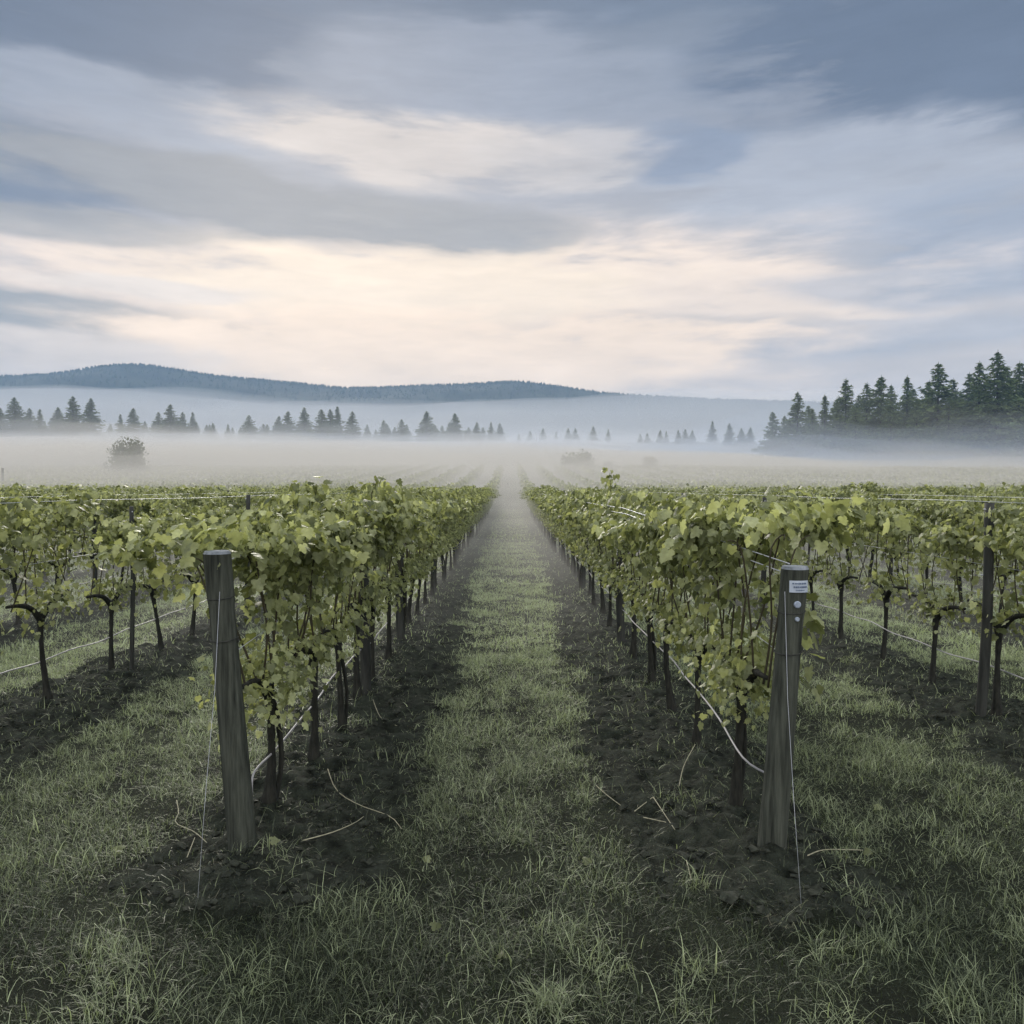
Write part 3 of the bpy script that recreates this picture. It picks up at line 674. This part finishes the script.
big = [(772, 411, 226, 1, 'low conifer at the left end of the tall dark stand'), (797, 391, 222, 2, 'pointed conifer, second from the left of the tall stand'),
       (824, 394, 232, 3, 'slim conifer dipping between two taller ones in the stand'), (845, 378, 224, 0, 'narrow spired conifer, first tall spire of the stand'),
       (866, 382, 230, 2, 'conifer with a blunt tip left of the double crown'), (880, 375, 216, 1, 'broad conifer near the middle of the tall stand'),
       (906, 375, 228, 3, 'thin pale conifer in the gap left of the broadest tree'), (937, 362, 212, 4, 'broad triangular conifer standing apart in the tall stand'),
       (960, 392, 236, 1, 'short conifer in the dip beside the tallest one'), (978, 361, 206, 2, 'tall conifer close against the left of the tallest'),
       (996, 350, 200, 1, 'tallest conifer of the stand at the picture edge'), (1018, 361, 204, 4, 'broad conifer cut by the right picture edge'),
       (812, 408, 214, 2, 'small conifer at the foot of the second spire'), (855, 402, 210, 1, 'small conifer in front below the narrow spire'), (916, 398, 204, 2, 'small conifer in front of the thin pale one')]
for x, t, d, i, lab in big: put_tree(i, x, t, 0, d, lab, 'conifers of the tall stand on the right', 1.15)
for q_, (x, t, d, i) in enumerate([(784, 415, 250, 1), (808, 405, 255, 4), (836, 398, 258, 1), (858, 394, 262, 4), (890, 384, 260, 1), (912, 388, 264, 4), (928, 380, 258, 1), (952, 378, 262, 4), (968, 372, 256, 1), (1006, 366, 250, 4), (948, 396, 205, 1), (890, 400, 208, 4)]):
    put_tree(i, x, t, 0, d, 'conifer in the dark second rank filling the tall stand', 'conifers filling the tall stand', 1.1)
for x, t, d, i in ((1050, 356, 210, 0), (1085, 366, 214, 2), (1120, 362, 206, 1)): put_tree(i, x, t, 0, d, 'tall dark conifer just outside the right edge', 'conifers outside the frame', 1.4)
left = [(3, 408, 0), (17, 397, 1), (32, 408, 2), (42, 409, 3), (60, 407, 1), (75, 396, 0), (93, 398, 2), (122, 414, 3), (135, 408, 1), (160, 412, 2), (172, 404, 1), (184, 412, 0), (194, 412, 3),
        (214, 423, 2), (229, 424, 3), (250, 415, 4), (268, 424, 2), (280, 416, 1), (289, 411, 1), (305, 407, 0), (322, 409, 1), (331, 409, 2), (338, 406, 3), (353, 411, 2),
        (384, 420, 2), (402, 419, 1), (427, 411, 4), (455, 413, 1), (477, 422, 2), (491, 422, 3)]
def where(x):
    return ('far left' if x < 105 else 'left' if x < 205 else 'left of centre' if x < 370 else 'near centre')
cluster = {}
for n_, (x, t, i) in enumerate(left):
    w = where(x); c = cluster.setdefault(w, []); c.append(x)
    size = 'tall' if t < 402 else 'middling' if t < 412 else 'small'
    lab = {'far left': '%s conifer, %s from the left picture edge', 'left': '%s conifer, %s from the left in the clump past the dark bush',
           'left of centre': '%s misty conifer, %s from left in the long clump under the low ridge', 'near centre': '%s misty conifer, %s from left in the loose line left of the lane'}[w]
    lab = lab % (size, (ORD + ['eleventh', 'twelfth', 'thirteenth'])[len(c) - 1])
    put_tree(i, x, t, 0, 335 + 40 * ((n_ * 7) % 5) / 5, lab, 'conifers in the mist on the left', 1.5)
small = [(519, 434), (530, 431), (543, 428), (556, 432), (568, 428), (575, 428), (593, 426), (608, 429), (640, 434), (647, 433), (660, 430), (666, 431), (678, 430), (685, 429), (692, 430), (712, 421), (729, 423), (741, 428), (750, 427)]
for n_, (x, t) in enumerate(small):
    o_ = [(519, 'in the faint row right of the lane'), (636, 'in the faint clump right of centre'), (700, 'in the short row left of the tall stand')]
    grp = [g for x0, g in o_ if x >= x0][-1]; idx = [q for q, (xx, _) in enumerate(small) if [g for x0, g in o_ if xx >= x0][-1] == grp].index(n_)
    put_tree(n_ % 4, x, t, 0, 385 + 8 * (n_ % 4), 'tiny pale conifer, %s from left %s' % (ORD[idx], grp), 'tiny conifers far in the mist', 1.5)
rr_ = random.Random(5)
for q in range(74):
    x = rr_.choice([rr_.uniform(-15, 108), rr_.uniform(112, 235), rr_.uniform(235, 372), rr_.uniform(372, 500)])
    put_tree(rr_.choice([0, 1, 2, 4]), x, rr_.uniform(420, 429) + (2 if x > 370 else 0), 0, rr_.uniform(385, 420), 'small conifer in the low misty fringe between the taller ones', 'low misty fringe of conifers', 1.6)
def make_bush(x, d, w, h, label, seed, tall=False):
    r = np.random.default_rng(seed); root = empty('bush', (x, d, gz(x, d) - .2)); mb = MB()
    for q in range(7):
        a_ = r.uniform(0, 6.28); tube(mb, curve([[0, 0, -.3], [np.cos(a_) * w * .1, np.sin(a_) * w * .1, h * .3], [np.cos(a_) * w * .28, np.sin(a_) * w * .28, h * .7]], 7), np.linspace(.09, .02, 7), 6)
    mb.build('stem', M['trunk'], root); mb = MB(); n = 6000
    cl = r.normal(0, 1, (70, 3)); cl /= np.linalg.norm(cl, axis=1)[:, None]; cl[:, 2] = np.abs(cl[:, 2]); cl = cl * r.uniform(.25, .85, (70, 1)) * [w / 2, w / 2, h * .92] + [0, 0, h * .12]
    c = cl[r.integers(0, 70, n)]; dd = r.normal(0, 1, (n, 3)); dd /= np.linalg.norm(dd, axis=1)[:, None]
    p = c + dd * (r.random((n, 1)) ** .5) * w * .2; p[:, 2] = np.abs(p[:, 2])
    a1 = r.normal(0, 1, (n, 3)); a1 /= np.linalg.norm(a1, axis=1)[:, None]; b1 = np.cross(a1, dd + [0, 0, .6]); b1 /= np.linalg.norm(b1, axis=1)[:, None] + 1e-6
    s = r.uniform(.10, .24, (n, 1)) * w / 5
    v = np.stack([p - a1 * s, p + b1 * s * .6, p + a1 * s, p - b1 * s * .6], 1).reshape(-1, 3)
    mb.add(v, [np.arange(n)[:, None] * 4 + [0, 1, 2, 3]], np.repeat(r.random(n), 4)); mb.build('foliage', M['bush'], root, smooth=False)
    tag(root, label, 'bush', 'bushes in the mist')
def bush_px(x, top, d, wpx, label, seed, hmul=1.0):
    X_ = (x - VX) / F * d; g = gz(X_, d); make_bush(X_, d, wpx / F * d, (CH + (HY - top) / F * d - g) * hmul, label, seed)
bush_px(127, 432, 100, 44, 'dark round bush standing alone in the mist at left', 31)
bush_px(578, 449, 118, 44, 'wide round bush on the misty rise right of the lane', 32)
bush_px(608, 452, 120, 14, 'narrow small bush beside the wide round one', 33)
bush_px(650, 450, 120, 18, 'small pointed bush alone on the rise, right of the wide one', 34)
bush_px(675, 462, 118, 14, 'lowest small bush on the rise, farthest right', 35)
line_thing('pole', [px(4, 500, 75), px(4, 468, 75)], .10, M['stake'], 'short thin pole in the mist at the far left edge', 'pole')

# ------------------------------------------------------------------ grass, straw, stems, fallen leaves
def blades(mb, x, y, ln, wd, tint, r, curl=1.0, up=1.0):
    n = len(x); z = ground_z(x, y) - .008
    a_ = r.uniform(0, 6.283, n); lean = np.abs(r.normal(.45, .35, n)) * curl; k = r.normal(1.1, .6, n) * curl
    ts = np.array([0, .35, .7, 1.0]); pts = []
    ang = lean[:, None] + k[:, None] * ts[None]             # angle away from the vertical grows along the blade
    seg = np.diff(ts)
    hx_ = np.concatenate([np.zeros((n, 1)), np.cumsum(np.sin((ang[:, 1:] + ang[:, :-1]) / 2) * seg, 1)], 1) * ln[:, None]
    hz_ = np.concatenate([np.zeros((n, 1)), np.cumsum(np.cos((ang[:, 1:] + ang[:, :-1]) / 2) * seg, 1)], 1) * ln[:, None] * up
    hz_ = np.maximum(hz_, [[0, .005, .004, .003]])
    sw = r.normal(0, .25, n)[:, None] * ts[None] ** 2 * ln[:, None]
    cx_, cy_ = np.cos(a_)[:, None], np.sin(a_)[:, None]
    Pc = np.stack([x[:, None] + cx_ * hx_ - cy_ * sw, y[:, None] + cy_ * hx_ + cx_ * sw, z[:, None] + hz_], -1)
    wv = np.stack([-cy_, cx_, 0 * cx_], -1) * wd[:, None, None] * .5
    pr_ = np.array([1, .9, .6])
    Lf = Pc[:, :3] + wv * pr_[None, :, None]; Rt = Pc[:, :3] - wv * pr_[None, :, None]
    v = np.concatenate([Lf, Rt, Pc[:, 3:]], 1).reshape(-1, 3); b = np.arange(n)[:, None] * 7
    mb.add(v, [np.concatenate([b + [0, 3, 4, 1], b + [1, 4, 5, 2]]), b + [2, 5, 6]], np.repeat(tint, 7))
r = np.random.default_rng(77); mb = MB(); tot = 0
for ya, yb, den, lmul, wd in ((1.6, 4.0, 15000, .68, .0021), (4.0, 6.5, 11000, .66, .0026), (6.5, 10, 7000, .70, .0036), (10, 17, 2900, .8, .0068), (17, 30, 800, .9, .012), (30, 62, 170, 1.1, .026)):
    hw = min(yb * .72 + .8, 22); n = int(den * (yb - ya) * 2 * hw)
    x = r.uniform(-hw, hw, n); y = r.uniform(ya, yb, n)
    keep = (np.abs(x) < y * .70 + .9)
    s = soil_mask(x, y); pat = .6 * fbm(x, y, 2.6, 3) + .4 * fbm(x + 7, y, 7.5, 2); pat2 = fbm(x + 5, y + 3, .8, 2)
    keep &= r.random(n) < (1 - s * .91) * np.clip(.40 + (pat - .42) * 4.5, .24, 1)
    x, y, pat, pat2 = x[keep], y[keep], pat[keep], pat2[keep]; n = len(x); tot += n
    ln = np.where(r.random(n) < .66, r.gamma(4, .0115, n), r.gamma(6, .017, n)) * lmul * np.clip(.2 + pat * 1.7, .45, 1.6); ln = np.clip(ln, .012, .24)
    tint = np.clip(r.beta(1.1, 3.2, n) + (ln - .06) * 1.5 + (pat2 - .5) * .35 + (r.random(n) < .10) * .55 + np.interp(y, [3.5, 6, 12, 30], [-.34, .16, .75, 1.0]), 0, 1)  # tint darkens near blades and lightens farther ones, painting in vignette, sheen and mist
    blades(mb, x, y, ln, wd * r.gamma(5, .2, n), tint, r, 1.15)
# tufts: thicker clumps of longer blades, many along the edge of the soil
for q in range(260):
    y0 = 2.6 + 11 * r.random() ** 1.6; x0 = r.uniform(-.72, .72) * y0
    if soil_mask(np.array([x0]), np.array([y0]))[0] > .6 and r.random() < .8: continue
    n = r.integers(60, 170); rad = r.uniform(.04, .13)
    blades(mb, x0 + r.normal(0, rad, n), y0 + r.normal(0, rad, n), np.clip(r.gamma(7, .0145, n), .04, .22), r.uniform(.002, .0045, n) * max(1, y0 / 5), np.clip(r.beta(1.8, 2.2, n), 0, 1), r, 1.15); tot += n
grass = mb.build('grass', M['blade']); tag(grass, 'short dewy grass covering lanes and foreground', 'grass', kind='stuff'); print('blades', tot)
mb = MB(); n = 24000; y = 3.6 + 22 * r.random(n) ** 1.8; x = r.uniform(-.7, .7, n) * y; keep = soil_mask(x, y) > .3; x, y = x[keep], y[keep]; n = len(x)
blades(mb, x, y, r.gamma(3, .018, n), r.uniform(.0012, .003, n) * np.clip(y / 5, 1, 3), r.beta(.8, 2.6, n), r, 2.0, .45)
CL = MB()
nc = 5200; yc = 3.7 + 12 * r.random(nc) ** 1.5; xc = r.uniform(-.72, .72, nc) * yc; kc_ = soil_mask(xc, yc) > .45; xc, yc = xc[kc_], yc[kc_]; nc = len(xc)
OCT = np.array([[1, 0, 0], [0, 1, 0], [-1, 0, 0], [0, -1, 0], [0, 0, 1], [0, 0, -1], [.6, .6, .5], [-.6, .6, .5], [-.6, -.6, .5], [.6, -.6, .5]], float)
OF = np.array([[0, 6, 9], [6, 1, 7], [7, 2, 8], [8, 3, 9], [6, 0, 1], [7, 1, 2], [8, 2, 3], [9, 3, 0], [4, 6, 7], [4, 7, 8], [4, 8, 9], [4, 9, 6], [5, 1, 0], [5, 2, 1], [5, 3, 2], [5, 0, 3]])
cs = (np.minimum(r.gamma(2.2, .0075, nc), .035) + .004)[:, None, None] * OCT[None] * r.uniform(.6, 1.25, (nc, 10, 1)) * r.uniform(.7, 1.3, (nc, 1, 3))
aa = r.uniform(0, 6.28, nc)[:, None]; rx_, ry_ = cs[..., 0] * np.cos(aa) - cs[..., 1] * np.sin(aa), cs[..., 0] * np.sin(aa) + cs[..., 1] * np.cos(aa)
CL.add(np.stack([rx_ + xc[:, None], ry_ + yc[:, None], cs[..., 2] * .8 + ground_z(xc, yc)[:, None]], -1).reshape(-1, 3), [(OF[None] + 10 * np.arange(nc)[:, None, None]).reshape(-1, 3)])
tag(CL.build('soil_clods', M['clod'], smooth=False), 'dark crumbly clods lying on the tilled strips', 'soil', kind='stuff')
tag(mb.build('straw', M['straw']), 'dry straw strewn over the dark soil strips', 'straw', kind='stuff')
def gpx(x, y): d = F * CH / (y - HY); return np.array([(x - VX) / F * d, d])
stems = [([(300, 843), (330, 838), (352, 822), (362, 812)], 'curved dry stem on the soil right of the plain post'), ([(326, 772), (335, 790), (358, 800), (388, 812), (400, 824)], 'long wavy stem on the soil between post and lane'),
         ([(173, 800), (175, 812), (172, 822), (190, 832), (203, 846)], 'bent pale stem on the turf left of the plain post'), ([(183, 858), (191, 842)], 'short straight stem below the bent pale one'),
         ([(636, 808), (655, 795)], 'short pale stick on the soil, upper of the crossed pair'), ([(655, 797), (677, 829)], 'longer pale stick of the crossed pair, right soil strip'),
         ([(645, 810), (668, 820)], 'thin pale stick at the foot of the crossed pair'), ([(681, 784), (686, 768), (697, 755)], 'curved stem lying left of the vine trunk'),
         ([(597, 780), (608, 792), (622, 800)], 'pale stem at the right edge of the grass lane'), ([(689, 860), (694, 880)], 'short stick left of the plate post mound'),
         ([(372, 700), (380, 715), (396, 722)], 'thin stem on the soil beside the lane, left strip'), ([(812, 862), (830, 850), (868, 846)], 'pale stem in the grass right of the plate post')]
for pts, lab in stems:
    mb = MB(); g = np.array([gpx(*p) for p in pts]); p3 = np.array([[a_, b_, gz(a_, b_) + .018] for a_, b_ in g])
    c = curve(p3, 12); c[:, 2] += .008
    tube(mb, c, np.linspace(.0034, .0022, 12), 6, tint=.8); tag(mb.build('dry_stem', M['straw']), lab, 'stem', 'dry stems on the ground')
fl = [(870, 846), (268, 850), (425, 852), (502, 955), (430, 925), (885, 800), (590, 858), (118, 848)]
for x, y in fl:
    a_, b_ = gpx(x, y); mb = MB(); ang = r.uniform(0, 6.28)
    add_leaves(mb, np.array([[a_, b_, gz(a_, b_) + .022]]), np.array([[r.normal(0, .3), r.normal(-.3, .2), 1]]), np.array([[math.cos(ang), math.sin(ang), -.1]]), np.array([r.uniform(.04, .06)]), np.array([r.uniform(.15, .5)]), r=r)
    tag(mb.build('fallen_leaf', M['leaf']), 'yellow green vine leaf fallen on the ground', 'leaf', 'fallen vine leaves')

# ------------------------------------------------------------------ mist lying on the land, and the air
def mist_layer(name, label, x0, x1, y0, y1, thick, density, color, aniso, nxx=170, nyy=150, bottom=-3.0, seed=0):
    t = np.linspace(0, 1, nyy) ** 1.6; yy = y0 + (y1 - y0) * t; xx = np.linspace(x0, x1, nxx); XX, YY = np.meshgrid(xx, yy)
    G = ground_z(XX, YY, False); T = thick(XX, YY)
    topv = np.stack([XX, YY, G + T], -1).reshape(-1, 3); bot = np.stack([XX, YY, np.full_like(XX, bottom)], -1).reshape(-1, 3)
    mb = MB(); i, j = np.meshgrid(np.arange(nyy - 1), np.arange(nxx - 1), indexing='ij'); n = nxx * nyy
    q = np.stack([i * nxx + j, i * nxx + j + 1, (i + 1) * nxx + j + 1, (i + 1) * nxx + j], -1).reshape(-1, 4)
    rim = np.concatenate([np.arange(nxx), np.arange(1, nyy) * nxx + nxx - 1, (nyy - 1) * nxx + np.arange(nxx - 2, -1, -1), np.arange(nyy - 2, 0, -1) * nxx])
    r2 = np.roll(rim, -1)
    mb.add(np.concatenate([topv, bot]), [q, q[:, ::-1] + n, np.stack([r2, rim, rim + n, r2 + n], -1)])
    o = mb.build(name, volume_material(name, density, color, aniso), smooth=True)
    return tag(o, label, 'mist', kind='stuff')
FOG = (0.93, 0.92, 0.91); WARM = (0.80, 0.785, 0.75)
def th1(x, y): return np.clip((y - 8) * .055, -.5, 4.4) * (1 - .65 * np.clip((x - 25) / 60, 0, 1) * np.clip((y - 60) / 60, 0, 1)) * (.3 + .7 * fbm(x, y, .02, 3) + .7 * fbm(x, y, .09, 3)) * np.interp(y, [100, 220], [1, .3])
mist_layer('mist', 'ground mist swallowing the far ends of the vine rows', -260, 260, 7, 330, th1, .030, WARM, .2)
mist_layer('mist', 'thinner mist riding above the ground mist over the far rows', -265, 265, 40, 320, lambda x, y: 1.7 * th1(x + 60, y) * np.clip((y - 40) / 40, 0, 1) - .2, .010, WARM, .2, bottom=-3.2)
mist_layer('mist', 'faintest mist drifting highest over the far rows', -270, 270, 60, 310, lambda x, y: 2.6 * th1(x - 40, y) * np.clip((y - 60) / 40, 0, 1) - .2, .0018, FOG, .2, bottom=-3.4)
def th5(k, sd):
    return lambda x, y: k * np.clip((-38 - x) / 25, 0, 1) * np.clip((x + 170) / 40, 0, 1) * np.clip((y - 84) / 20, 0, 1) * np.clip((200 - y) / 40, 0, 1) * (.1 + 1.5 * fbm(x + sd, y, .035, 3)) - .3
for k, den, lab in ((2.2, .006, 'low blue drift of mist about the lone bush'), (4.2, .0035, 'upper blue drift of mist about the lone bush')):
    mist_layer('mist', lab, -171 - k, -37 + .1 * k, 83 - .2 * k, 201 + .3 * k, th5(k, 40 * k), den, (.66, .78, .97), .2, nxx=90, nyy=80, bottom=-5.5 - .1 * k)
def th0(x, y): return .42 * np.clip((y - 8.5) / 10, -.5, 1) * (.5 + fbm(x, y, .25, 3)) * np.clip((80 - y) / 15, 0, 1)
mist_layer('mist', 'knee high mist lying along the grass lanes', -58, 58, 8, 84, th0, .055, (.90, .89, .86), .2, nxx=150, nyy=140, bottom=-2.4)
def th2(k, sd):
    return lambda x, y: np.clip((y - 110) * .022 * k, -1, k) * (.15 + 1.1 * fbm(x + sd, y, .014, 3) + .9 * (fbm(x + sd, y, .06, 3) - .25)) * np.clip((780 - y) / 200, 0, 1)
for k, den, lab in ((1.8, .016, 'lowest, thickest valley mist about the feet of the trees'), (4.0, .006, 'second sheet of valley mist, knee high to the trees'),
                    (7.0, .0015, 'third, thinner sheet of valley mist among the trees'), (11, .0004, 'highest, thinnest sheet of valley mist veiling the tree trunks')):
    mist_layer('mist', lab, -560 - k, 620 + k, 106 + k, 800 + k, th2(k, 90 * k), den, (.80, .86, .95), .2, bottom=-3 - .1 * k)
def th4(k, sd):
    return lambda x, y: k * np.clip((x - 18) / 30, 0, 1) * np.clip((330 - x) / 40, 0, 1) * np.clip((y - 98) / 40, 0, 1) * np.clip((216 - y) / 14, 0, 1) * (.45 + .8 * fbm(x + sd, y, .03, 3)) - .3
for k, den, lab in ((3.0, .012, 'low blue mist bank before the tall stand'), (6.5, .008, 'middle blue mist bank before the tall stand'), (10.5, .005, 'upper blue mist bank before the tall stand'), (15, .003, 'topmost blue mist bank before the tall stand')):
    mist_layer('mist', lab, 17 - .2 * k, 331 + k, 97 - .2 * k, 217 + .3 * k, th4(k, 40 * k), den, (.68, .79, .97), .2, nxx=110, nyy=90, bottom=-5 - .1 * k)
def th3(x, y): return (np.interp(y, [620, 900, 1150, 1300], [0, 62, 88, 60]) * (.7 + .6 * fbm(x, y, .004, 3)))
mist_layer('mist', 'pale mist filling the valley below the hills', -1500, 1600, 620, 1300, th3, .0024, (.90, .92, .96), .2)
mb = MB(); x0, x1, y0, y1, z0, z1 = -2300, 2400, -60, 2300, -14, 285
mb.add([[x0, y0, z0], [x1, y0, z0], [x1, y1, z0], [x0, y1, z0], [x0, y0, z1], [x1, y0, z1], [x1, y1, z1], [x0, y1, z1]],
       [np.array([[3, 2, 1, 0], [4, 5, 6, 7], [0, 1, 5, 4], [1, 2, 6, 5], [2, 3, 7, 6], [3, 0, 4, 7]])])
tag(mb.build('haze', volume_material('haze', .00033, (.46, .68, 1.0), .1), smooth=False), 'thin blue morning haze', 'haze', kind='stuff')
